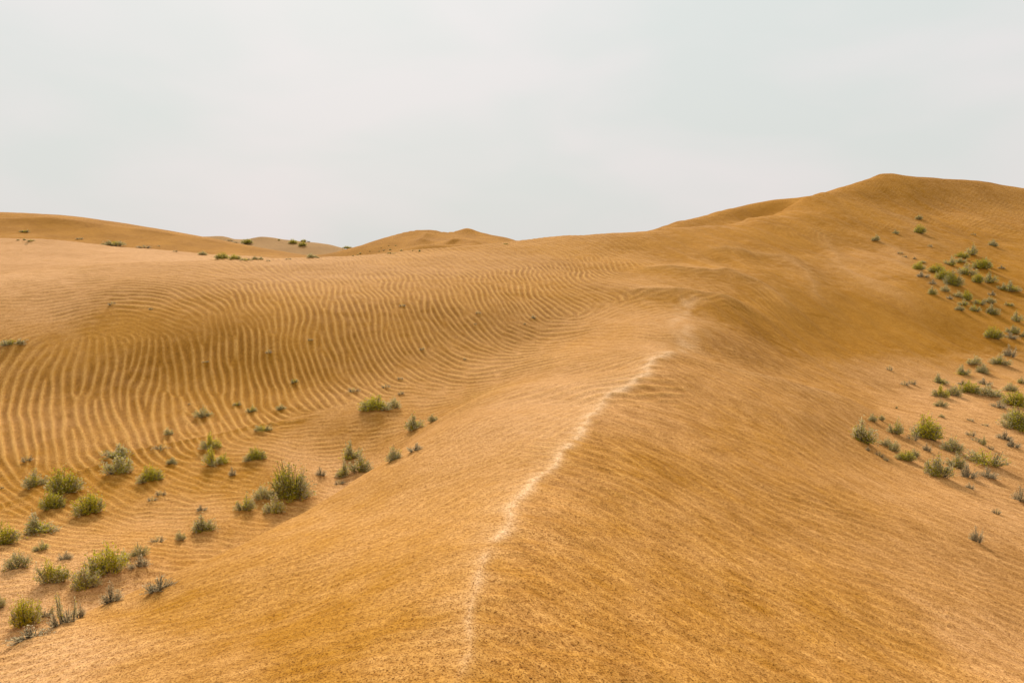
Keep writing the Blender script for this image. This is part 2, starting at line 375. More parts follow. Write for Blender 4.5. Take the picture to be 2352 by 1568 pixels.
# sharp lips of the other crests: line, lip height, width on its left / right side (m)
LIPS = [
 ([(-120,1535,10.8),(30,1472,11.6),(200,1408,13.0),(350,1342,14.6),(500,1278,16.2),(640,1205,18.6),(860,1083,24.2),(1000,968,31.5),(1100,905,36)], 0.12, 0.5, 2.2),
 ([(0,636,60.5),(120,627,62),(200,619,64),(300,611,66.5),(450,603,69),(600,599,72),(760,594,76),(900,585,81),(1050,571,87),(1190,556,93),(1300,545,97),(1400,537,99),(1480,532,101),(1530,524,104)], 0.35, 1.2, 3.5),
 ([(0,553,112),(130,557,112),(240,569,114),(380,581,117),(500,590,120),(640,596,122),(720,597,124)], 0.5, 1.5, 4),
 ([(0,492,188),(130,496,189),(230,508,192),(350,526,195),(450,543,198),(560,562,201),(650,578,203),(720,591,205)], 0.3, 2, 3),
 ([(2000,411,136),(2030,402,138),(2065,405,140)], 0.3, 1.2, 1.6),
 ([(850,558,268),(900,546,274),(965,536,280),(995,538,280),(1020,544,282),(1050,541,285),(1080,534,285),(1100,539,285),(1140,542,286),(1170,547,286)], 2.0, 3, 6),
 ([(975,540,276),(976,552,262),(985,566,248)], 1.8, 4, 3),
 ([(1120,572,222),(1090,562,236),(1060,556,246),(1040,560,246),(1000,572,235)], 1.8, 3, 6),
 ([(470,543,345),(510,545,345),(552,557,345),(600,547,345),(650,552,345),(700,557,345),(740,559,345)], 1.6, 4, 8),
 ([(1850,454,123),(1920,437,128),(1980,418,133),(2030,402,138),(2090,406,141),(2160,411,143),(2250,418,145),(2352,435,147)], 0.2, 1.8, 4),
 ([(1560,522,101),(1600,516,104),(1650,512,107),(1690,506,110),(1740,492,114),(1790,474,118)], 0.35, 0.6, 3),
 ([(1400,684,57),(1460,677,58),(1530,672,59),(1600,675,58.5),(1660,688,57),(1710,706,55),(1750,730,53)], 0.75, 4.0, 2.4),
 ([(1440,616,70),(1520,609,72),(1600,612,72),(1680,625,70),(1740,648,67),(1790,690,62),(1850,735,58)], 0.85, 5.0, 3.0),
 ([(1540,818,37),(1600,828,37.4),(1680,846,37.6),(1760,868,37.8),(1830,887,38.4),(1920,907,39.5),(2010,926,41)], 0.5, 1.2, 3.0),
 ([(-60,1112,25),(0,1105,25.6),(60,1092,26.3),(120,1068,27.6),(200,1047,28.8),(270,1030,29.8),(320,1012,31),(400,1000,31.8),(480,985,32.6),(570,968,33.8),(700,955,34.8),(790,935,36.2),(850,925,37)], 0.13, 0.12, 0.5),
 ([(1590,560,84),(1700,560,86),(1790,600,82),(1870,660,72),(1930,730,63)], 0.4, 5, 3.5),
 ([(1960,480,120),(2080,520,112),(2160,560,100),(2230,600,92)], 0.5, 5, 5),
 ([(1900,520,106),(2010,570,97),(2090,620,86),(2150,680,75),(2200,740,67)], 0.35, 6, 4),
 ([(1800,520,104),(1920,600,88),(2030,690,72),(2130,780,61)], 0.35, 6, 4),
]
for pts, hh, wl_, wr_ in LIPS:
    pl = pline(pts, 30); mg = 5*max(wl_, wr_)
    ym0, ym1 = pl[:, 1].min()-mg, pl[:, 1].max()+mg
    j0 = np.searchsorted(Lg, math.log(max(ym0, 3))); j1 = np.searchsorted(Lg, math.log(ym1))
    sl = pl[:, 0]/pl[:, 1]; i0 = np.searchsorted(S, sl.min()-mg/ym0); i1 = np.searchsorted(S, sl.max()+mg/ym0)
    sub = (slice(i0, i1), slice(j0, j1))
    wq = 0.9*min(wr_, wl_)*perlin(X[sub]/(3.5*wr_+1), DD[sub]/(3.5*wr_+1), 78); dd_, sd_, al_ = dist_line(X[sub]+wq, DD[sub]+wq*.6, pl)
    tot = np.hypot(*np.diff(pl, axis=0).T).sum()
    if pts[0][0] <= 0: en = np.ones_like(al_)
    else: en = np.clip(al_/(0.30*tot), 0, 1)
    if pts[-1][0] < 2340: en = en*np.clip((tot-al_)/(0.30*tot), 0, 1)
    en = en*en*(3-2*en)*(0.85 if wr_ > 0.55 else 0.6)*(1+(0.5 if wr_ > .55 else 1.3)*perlin(X[sub]/(6*wr_), DD[sub]/(6*wr_), 77))
    ww = np.where(sd_ > 0, wr_, wl_)
    Z[sub] += hh*en*np.exp(-dd_/ww)*np.clip(1-(dd_/(3.0*min(wl_, wr_)+0.4*max(wl_, wr_)))**2, 0, 1)**2
    if pts[0][0] in (1400, 1440, 1540, 1560, 1590, 1900, 1800, 1960): crest[sub] = np.maximum(crest[sub], 0.20*en*np.exp(-dd_/1.1))
lee = np.zeros_like(Z); lee[:, jr] = np.clip(side*dist/0.5, 0, 1)*np.clip((60-Yr)/15, 0, 1)
# long wind flutes running down the big right slope
uq = X*0.985+DD*0.17; vq = DD*0.985-X*0.17
Z += (0.36*perlin(uq/3.2, vq/19, 91)+0.15*perlin(uq/1.3, vq/10, 92))*np.clip((S[:, None]-0.16)/0.12, 0, 1)*np.clip((DD-40)/14, 0, 1)*np.clip((135-DD)/10, 0, 1)
# broad undulation
Z += 0.05*perlin(X/2.3, DD/2.9, 11) + 0.12*perlin(X/7, DD/8, 12)*np.clip(DD/25, 0, 1) + 0.5*perlin(X/26, DD/26, 13)*np.clip((DD-140)/80, 0, 1)
# pale sand patches, with bright and shaded areas painted in: (picture x, y, amount)
PALE_AT = [(0,640,.8),(300,600,.65),(100,700,.7),(700,620,.4),(1100,600,.35),(300,760,.1),(600,720,.15),(900,700,.2),(1200,650,.15),(1400,620,.1),(1300,760,.5),(1200,850,.6),(1000,900,.4),(600,850,.1),(200,850,.25),(100,950,.35),(300,1000,.25),(600,960,.1),(200,1120,.0),(500,1100,.05),(350,1060,0),(100,1160,.05),(800,1000,.4),(750,1080,.7),(400,1180,.4),(150,1250,.4),(200,1330,.7),(60,1380,.95),
 (1100,1000,.55),(1300,900,.65),(1000,1150,.45),(700,1250,.3),(500,1400,.15),(1000,1350,.25),(800,1450,.15),(100,1530,.9),(400,1530,.35),(900,1540,.2),
 (1450,950,.5),(1550,880,.5),(1400,1050,.2),(1700,1000,.35),(1600,1200,.4),(1900,1150,.4),(1400,1400,.3),(1700,1400,.3),(2000,1450,.3),(2300,1500,.8),(2200,1300,.6),(2340,1200,.8),(2100,1150,.6),(2250,1000,.7),(2200,900,.7),(2050,860,.6),(1850,880,.4),(1900,780,0),(2060,760,0),(1700,720,.1),(1500,650,.3),(1550,740,.4),(1600,560,.1),(1800,560,.1),(2000,600,.4),(2150,560,.2),(2250,640,.1),(2330,700,.15),(2000,450,.2),(2250,480,.3),(1750,490,.1),
 (100,570,.85),(300,585,.8),(550,599,.7),(650,601,.6),(200,520,.05),(500,570,.0),(600,575,0),(50,500,.1),(900,570,0),(1000,548,0),(1060,570,.1),(1150,560,0)]
pv = np.array([lD_at(a, b)+(c,) for a, b, c in PALE_AT])
gs, gl = np.meshgrid(CS, CL, indexing='ij'); pn = np.zeros_like(gs); pd = np.zeros_like(gs)
for a, b, c in pv:
    wgt = 1/((gs-a)**2+(gl-b)**2+1.5e-3)**1.6; pn += wgt*c; pd += wgt
pale = up(pn/pd)
gi_l = np.gradient(Z, Lg, axis=1); gi_s = np.gradient(Z, S, axis=0)
zx = gi_s/DD; zy = gi_l/DD - S[:, None]*zx
flat = 0.25*np.clip(1-np.hypot(zx, zy)/0.30, 0, 1)+0.9*pale  # level ground paler, steep darker: the light on slopes painted into the colour
gh = np.clip((DD-285)/25, 0, 1)*np.clip((-0.235-S[:, None])/0.015, 0, 1)
# ripples
rh = np.zeros_like(Z); rc = np.zeros_like(Z)
blk = (slice(i_off, i_off+NI), slice(j_off, j_off+NJ))
patchy = np.clip(0.92+0.5*perlin(X[blk]/3.1, DD[blk]/3.6, 15)+0.3*perlin(X[blk]/.9, DD[blk]/.9, 16), 0.25, 1.3)
far_f = np.clip((165-DD[blk])/40, 0, 1)
near_crest = np.ones_like(far_f)
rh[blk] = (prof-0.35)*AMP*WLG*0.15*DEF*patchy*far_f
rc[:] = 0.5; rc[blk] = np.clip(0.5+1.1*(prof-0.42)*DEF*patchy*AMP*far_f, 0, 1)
Z += rh
Z += CAMZ
nS, nL = Z.shape
co = np.stack([X, DD, Z], -1).reshape(-1, 3).astype(np.float32)
idx = np.arange(nS*nL).reshape(nS, nL)
fq = np.stack([idx[:-1, :-1], idx[1:, :-1], idx[1:, 1:], idx[:-1, 1:]], -1).reshape(-1, 4)
me = bpy.data.meshes.new('ground')
me.vertices.add(len(co)); me.vertices.foreach_set('co', co.ravel())
me.loops.add(fq.size); me.loops.foreach_set('vertex_index', fq.ravel().astype(np.int32))
me.polygons.add(len(fq)); me.polygons.foreach_set('loop_start', (np.arange(len(fq))*4).astype(np.int32))
me.polygons.foreach_set('loop_total', np.full(len(fq), 4, np.int32))
me.polygons.foreach_set('use_smooth', np.ones(len(fq), bool))
me.update(); me.validate()
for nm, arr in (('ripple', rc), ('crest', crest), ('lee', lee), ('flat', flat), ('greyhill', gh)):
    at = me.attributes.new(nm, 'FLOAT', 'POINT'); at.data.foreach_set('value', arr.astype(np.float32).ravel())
ground = bpy.data.objects.new('sand_dunes', me); COL.objects.link(ground); ground['kind'] = 'structure'

# ------------------------------------------------------------------ sand material
def sand_material():
    m = bpy.data.materials.new('sand'); m.use_nodes = True; nt = m.node_tree; N = nt.nodes; L = nt.links; N.clear()
    out = N.new('ShaderNodeOutputMaterial'); b = N.new('ShaderNodeBsdfPrincipled'); L.new(b.outputs[0], out.inputs[0])
    b.inputs['Roughness'].default_value = 0.95; b.inputs['Specular IOR Level'].default_value = 0.05
    geo = N.new('ShaderNodeNewGeometry')
    def noise(scale, detail, rough, vec=None, dist=0):
        t = N.new('ShaderNodeTexNoise'); t.inputs['Scale'].default_value = scale; t.inputs['Detail'].default_value = detail
        t.inputs['Roughness'].default_value = rough; t.inputs['Distortion'].default_value = dist
        L.new(vec or geo.outputs['Position'], t.inputs['Vector']); return t.outputs[0]
    def ramp(src, p0, c0, p1, c1):
        r = N.new('ShaderNodeValToRGB'); r.color_ramp.elements[0].position = p0; r.color_ramp.elements[1].position = p1
        r.color_ramp.elements[0].color = c0+(1,); r.color_ramp.elements[1].color = c1+(1,); L.new(src, r.inputs[0]); return r.outputs[0]
    def mix(f, a, c, mode='MIX'):
        x = N.new('ShaderNodeMix'); x.data_type = 'RGBA'; x.blend_type = mode
        if isinstance(f, float): x.inputs[0].default_value = f
        else: L.new(f, x.inputs[0])
        for sck, v in ((6, a), (7, c)):
            if isinstance(v, tuple): x.inputs[sck].default_value = v+(1,)
            else: L.new(v, x.inputs[sck])
        return x.outputs[2]
    def math_(op, a, c):
        x = N.new('ShaderNodeMath'); x.operation = op; x.use_clamp = False
        for k, v in ((0, a), (1, c)):
            if isinstance(v, (int, float)): x.inputs[k].default_value = v
            else: L.new(v, x.inputs[k])
        return x.outputs[0]
    PALE = (0.59, 0.328, 0.148)
    big = noise(0.11, 4, 0.55)
    base = ramp(big, 0.36, (0.295, 0.124, 0.009), 0.66, (0.395, 0.176, 0.020))
    med = noise(1.1, 4, 0.6)
    base = mix(ramp(med, 0.35, (0,)*3, 0.75, (0.45,)*3), base, (0.45, 0.219, 0.040))
    af = N.new('ShaderNodeAttribute'); af.attribute_name = 'flat'
    base = mix(ramp(math_('ADD', af.outputs['Fac'], math_('MULTIPLY', math_('SUBTRACT', med, 0.5), 0.5)), 0.15, (0,)*3, 0.85, (0.75,)*3), base, PALE)
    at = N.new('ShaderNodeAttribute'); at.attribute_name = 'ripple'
    base = mix(ramp(at.outputs['Fac'], 0.5, (0,)*3, 1.0, (0.52,)*3), base, (0.58, 0.315, 0.085))  # pale ripple crests, their highlight painted into the colour
    base = mix(1.0, base, ramp(at.outputs['Fac'], 0.0, (0.74, 0.70, 0.60), 0.5, (1, 1, 1)), 'MULTIPLY')  # shade in the ripple troughs, painted as darker sand
    ac = N.new('ShaderNodeAttribute'); ac.attribute_name = 'crest'
    base = mix(math_('MULTIPLY', ac.outputs['Fac'], 0.85), base, (0.72, 0.47, 0.26))
    ag = N.new('ShaderNodeAttribute'); ag.attribute_name = 'greyhill'
    base = mix(math_('MULTIPLY', ag.outputs['Fac'], 0.7), base, (0.33, 0.20, 0.085))
    g0 = noise(7, 2, 0.7); g1 = noise(19, 1, 0.7); g2 = noise(48, 1, 0.6)
    base = mix(1.0, base, ramp(g0, 0.36, (0.88, 0.85, 0.78), 0.60, (1.07, 1.08, 1.10)), 'MULTIPLY')
    base = mix(1.0, base, ramp(g1, 0.33, (0.66, 0.58, 0.46), 0.50, (1.06, 1.07, 1.08)), 'MULTIPLY')
    base = mix(1.0, base, ramp(g2, 0.32, (0.22, 0.14, 0.07), 0.47, (1.10, 1.11, 1.14)), 'MULTIPLY')
    # wind streaks: speckle drawn out along the blowing direction on the lee flank
    mpn = N.new('ShaderNodeMapping'); mpn.vector_type = 'TEXTURE'; mpn.inputs['Rotation'].default_value = (0, 0, math.radians(-62)); mpn.inputs['Scale'].default_value = (3.2, 1.0, 1.0)
    L.new(geo.outputs['Position'], mpn.inputs[0])
    s1 = noise(40, 2, 0.65, mpn.outputs[0]); s2 = noise(2.4, 3, 0.55, mpn.outputs[0])
    al = N.new('ShaderNodeAttribute'); al.attribute_name = 'lee'
    st1 = mix(1.0, ramp(s1, 0.35, (0.76, 0.70, 0.60), 0.56, (1.08, 1.08, 1.08)), ramp(s2, 0.34, (0.86, 0.83, 0.77), 0.62, (1.09, 1.10, 1.12)), 'MULTIPLY')
    base = mix(al.outputs['Fac'], base, mix(1.0, base, st1, 'MULTIPLY'))
    L.new(base, b.inputs['Base Color'])
    h = math_('ADD', math_('MULTIPLY', g1, 1.0), math_('MULTIPLY', g2, 0.4))
    bp = N.new('ShaderNodeBump'); bp.inputs['Strength'].default_value = 0.30; bp.inputs['Distance'].default_value = 0.015
    L.new(h, bp.inputs['Height']); L.new(bp.outputs[0], b.inputs['Normal'])
    return m
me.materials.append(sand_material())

# ------------------------------------------------------------------ shrubs
def leaf_material(name, dark, light, rough=0.75):
    m = bpy.data.materials.new(name); m.use_nodes = True; nt = m.node_tree; N = nt.nodes; L = nt.links
    b = N['Principled BSDF']; b.inputs['Roughness'].default_value = rough; b.inputs['Specular IOR Level'].default_value = 0.25
    a = N.new('ShaderNodeAttribute'); a.attribute_name = 'tint'
    oi = N.new('ShaderNodeObjectInfo')
    r = N.new('ShaderNodeValToRGB'); r.color_ramp.elements[0].color = dark+(1,); r.color_ramp.elements[1].color = light+(1,)
    ad = N.new('ShaderNodeMath'); ad.operation = 'MULTIPLY_ADD'; ad.inputs[1].default_value = 0.30; L.new(oi.outputs['Random'], ad.inputs[0])
    ml = N.new('ShaderNodeMath'); ml.operation = 'MULTIPLY'; ml.inputs[1].default_value = 0.80; L.new(a.outputs['Fac'], ml.inputs[0]); L.new(ml.outputs[0], ad.inputs[2])
    L.new(ad.outputs[0], r.inputs[0]); L.new(r.outputs[0], b.inputs['Base Color'])
    tr = N.new('ShaderNodeBsdfTranslucent'); L.new(r.outputs[0], tr.inputs[0]); mx_ = N.new('ShaderNodeMixShader'); mx_.inputs[0].default_value = 0.0 if name == 'twig' else 0.38
    L.new(b.outputs[0], mx_.inputs[1]); L.new(tr.outputs[0], mx_.inputs[2]); L.new(mx_.outputs[0], N['Material Output'].inputs[0])
    return m
M_GREEN = leaf_material('green_leaf', (0.16, 0.145, 0.008), (0.74, 0.64, 0.030))
M_GREY = leaf_material('grey_leaf', (0.19, 0.165, 0.07), (0.70, 0.61, 0.32))
M_PALE = leaf_material('dry_leaf', (0.36, 0.285, 0.14), (0.76, 0.64, 0.38))
M_TWIG = leaf_material('twig', (0.09, 0.07, 0.042), (0.26, 0.21, 0.13), 0.85)

class Geo:
    def __init__(s): s.v = []; s.f = []; s.t = []
    def leaf(s, p, d, up, ln, wd, tint):
        sd = np.cross(d, up); n = np.linalg.norm(sd); sd = sd/n if n > 1e-6 else np.array([1., 0, 0])
        nrm = np.cross(sd, d); b = len(s.v)
        s.v += [p, p+d*ln*0.5+sd*wd*0.5+nrm*ln*0.08, p+d*ln, p+d*ln*0.5-sd*wd*0.5-nrm*ln*0.08]
        s.f.append((b, b+1, b+2, b+3)); s.t += [tint]*4
    def twig(s, pts, r0, r1, tint):
        b = len(s.v); n = len(pts)
        for k, p in enumerate(pts):
            r = r0+(r1-r0)*k/(n-1)
            for q in range(3):
                a = q*2.094; s.v.append(p+np.array([math.cos(a)*r, math.sin(a)*r, 0.3*r*math.sin(a)])); s.t.append(tint)
        for k in range(n-1):
            for q in range(3):
                s.f.append((b+k*3+q, b+k*3+(q+1) % 3, b+(k+1)*3+(q+1) % 3, b+(k+1)*3+q))
    def mesh(s, name, mat):
        me = bpy.data.meshes.new(name); me.from_pydata([tuple(map(float, v)) for v in s.v], [], s.f)
        at = me.attributes.new('tint', 'FLOAT', 'POINT'); at.data.foreach_set('value', np.array(s.t, np.float32))
        me.materials.append(mat); me.update(); return me

# lobes: (x, y, top height, radius, share, colour)  in units of the shrub's width / height
KINDS = {
 'green': dict(lobes=[(0,0,.98,.34,.40,'g'),(-.20,.05,.84,.28,.19,'g'),(.22,-.05,.78,.28,.17,'g'),(-.32,0,.60,.20,.12,'y'),(.34,0,.58,.18,.12,'y')], n=300, lpt=11, ls=.055),
 'big':   dict(lobes=[(-.08,0,.95,.32,.34,'g'),(.16,.04,.86,.28,.2,'g'),(-.26,0,.72,.22,.12,'y'),(.32,-.05,.62,.20,.16,'y'),(.02,.1,1.04,.16,.06,'y'),(.26,0,.92,.12,.05,'y'),(.12,-.1,.40,.30,.12,'g')], n=560, lpt=13, ls=.040),
 'lobed': dict(lobes=[(-.08,0,1.0,.20,.28,'g'),(-.30,0,.66,.20,.20,'y'),(.26,0,.60,.26,.24,'g'),(.10,-.1,.42,.30,.22,'y'),(.40,0,.34,.12,.06,'y')], n=280, lpt=10, ls=.055),
 'grey':  dict(lobes=[(0,0,.96,.34,.5,'y'),(-.28,0,.70,.24,.25,'y'),(.28,0,.66,.24,.25,'y')], n=220, lpt=9, ls=.06),
 'mixed': dict(lobes=[(-.05,0,.96,.30,.3,'y'),(-.1,0,.75,.28,.22,'g'),(-.30,0,.64,.22,.22,'y'),(.30,0,.62,.22,.26,'y')], n=230, lpt=9, ls=.06),
 'cone':  dict(lobes=[(-.05,0,1.05,.16,.26,'y'),(-.12,0,.70,.28,.30,'y'),(.20,0,.58,.28,.26,'y'),(.02,0,.45,.36,.18,'g')], n=230, lpt=9, ls=.06),
 'mat':   dict(lobes=[(-.28,0,.80,.24,.33,'y'),(.02,0,.9,.28,.34,'g'),(.30,0,.85,.22,.33,'y')], n=220, lpt=8, ls=.055),
 'dry':   dict(lobes=[(-.30,0,.70,.22,.3,'p'),(0,0,.9,.26,.4,'y'),(.28,0,.75,.22,.3,'p')], n=90, lpt=6, ls=.06),
 'pale':  dict(lobes=[(-.05,0,1.0,.24,.4,'p'),(-.28,0,.6,.22,.3,'p'),(.26,0,.66,.24,.3,'p')], n=130, lpt=8, ls=.055),
 'wisp':  dict(lobes=[(-.1,0,1.0,.13,.30,'y'),(.38,0,.66,.08,.12,'y'),(-.32,0,.55,.2,.22,'p'),(.12,0,.42,.30,.36,'p')], n=150, lpt=8, ls=.05),
}
def build_proto(kind, seed):
    rg = np.random.RandomState(seed*31+7); K = KINDS[kind]
    G = {'g': Geo(), 'y': Geo(), 'p': Geo(), 't': Geo()}
    sh = np.array([l[4] for l in K['lobes']]); sh = sh/sh.sum()
    jit = [(rg.normal(0, .035), rg.normal(0, .06), rg.uniform(.85, 1.1)) for _ in K['lobes']]
    for i in range(K['n']):
        q = rg.choice(len(sh), p=sh); lx, ly, lh, lr, _, c = K['lobes'][q]; jx, jy, jh = jit[q]
        u = rg.normal(0, 1, 3); u /= np.linalg.norm(u); u[2] = abs(u[2])*1.15-0.12
        rad = rg.uniform(.35, 1.0)**.6
        base_h = max(lh*jh-lr, lh*0.42)
        tip = np.array([lx+jx+u[0]*lr*rad, (ly+jy)+u[1]*lr*rad*0.95, base_h*rg.uniform(.55, 1)*(.35+.65*max(u[2], 0))+max(u[2], 0)*min(lr, lh*.6)*rad])
        tip[2] = max(tip[2], 0.03)
        root = np.array([lx*.55+rg.normal(0, .03), ly*.5+rg.normal(0, .03), -0.03])
        mid = root*.5+tip*.5; mid[2] += rg.uniform(-.02, .08); mid[:2] += rg.normal(0, .02, 2)
        if i % 3 == 0 or c == 'p': G['t'].twig([root, mid, tip], .010, .004, rg.rand())
        bt = rg.uniform(.1, .9)
        for k in range(K['lpt']):
            f = rg.uniform(.45 if c != 'p' else .25, 1.03); p = root*(1-f)**2+2*mid*f*(1-f)+tip*f*f + rg.normal(0, .020, 3); p[2] = max(p[2], 0.0)
            d = (tip-root); d = d/np.linalg.norm(d)+rg.normal(0, .85, 3); d[2] += .15; d /= np.linalg.norm(d)
            cc = c
            if c == 'g' and rg.rand() < .16: cc = 'y'
            if c == 'y' and rg.rand() < .20: cc = 'g'
            if c == 'y' and rg.rand() < .12: cc = 'p'
            tint = np.clip(bt*.55+rg.rand()*.5, 0, 1)
            ln = K['ls']*rg.uniform(.6, 1.35)
            G[cc].leaf(p, d, rg.normal(0, 1, 3), ln, ln*rg.uniform(.28, .5), tint)
    av = np.array([v for g in G.values() for v in g.v]); lo, hi = np.percentile(av[:, 0], (1.0, 99.0)); top = np.percentile(av[:, 2], 99.5)
    for g in G.values():
        g.v = [np.array([(v[0]-(lo+hi)/2)/(hi-lo), v[1]/(hi-lo), v[2]/top]) for v in g.v]
    nm = {'g': ('foliage', M_GREEN), 'y': ('outer_foliage', M_GREY), 'p': ('dry_foliage', M_PALE), 't': ('twigs', M_TWIG)}
    return [G[k].mesh(nm[k][0], nm[k][1]) for k in 'gypt' if len(G[k].f)]
PROTO = {}
def merged(meshes, name):
    """all parts of one small plant as a single mesh with its materials"""
    vs, fs, ts, ms, mats = [], [], [], [], []
    for k, me in enumerate(meshes):
        b = len(vs); vs += [tuple(v.co) for v in me.vertices]; fs += [tuple(b+i for i in p.vertices) for p in me.polygons]
        ts += [d.value for d in me.attributes['tint'].data]; ms += [k]*len(me.polygons); mats.append(me.materials[0])
    m = bpy.data.meshes.new(name); m.from_pydata(vs, [], fs); [m.materials.append(x) for x in mats]
    at = m.attributes.new('tint', 'FLOAT', 'POINT'); at.data.foreach_set('value', np.array(ts, np.float32))
    m.polygons.foreach_set('material_index', np.array(ms, np.int32)); m.update(); return m
Zf = Z
def hit(px, py, lmin=math.log(5)):
    s, t = st(px, py); a = np.clip((np.searchsorted(S, s)-1), 0, len(S)-2); f = (s-S[a])/(S[a+1]-S[a])
    zc = (Zf[a]*(1-f)+Zf[a+1]*f-CAMZ)/np.exp(Lg)
    k0 = np.searchsorted(Lg, lmin); k = k0+int(np.argmax(zc[k0:] >= t))
    if zc[k] < t:
        k = k0+int(np.argmax(zc[k0:])); return s, Lg[k]
    g = (t-zc[k-1])/(zc[k]-zc[k-1]+1e-12); return s, Lg[k-1]+g*(Lg[k]-Lg[k-1])
def height(x, y):
    s = x/y; l = math.log(y); a = int(np.clip(np.searchsorted(S, s)-1, 0, len(S)-2)); b = int(np.clip(np.searchsorted(Lg, l)-1, 0, len(Lg)-2))
    f = (s-S[a])/(S[a+1]-S[a]); g = (l-Lg[b])/(Lg[b+1]-Lg[b])
    return float((Zf[a, b]*(1-f)+Zf[a+1, b]*f)*(1-g)+(Zf[a, b+1]*(1-f)+Zf[a+1, b+1]*f)*g)
FR = {'1': (0, 783.8, .2501), '2': (0, 1176, .2501), '3': (588, 783.8, .2501), '4': (1894.9, 401.95, .24351), '5': (1894.9, 783.8, .30576),
      '6': (0, 459.4, .26857), '7': (574.2, 459.4, .29297), 'w': (0, 631.6, .3418)}
GRP = {'V': 'shrubs in the left valley', 'E': 'shrubs along the foot of the near slope', 'R': 'dry plants on the rippled slope', 'S': 'shrubs on the big right slope',
       'H': 'shrubs in the right hollow', 'B': 'shrubs behind the pale dune', 'P': 'small plants on the pale dune', 'F': 'shrubs on the far dunes', 'G': 'green shrubs on the far grey hill'}
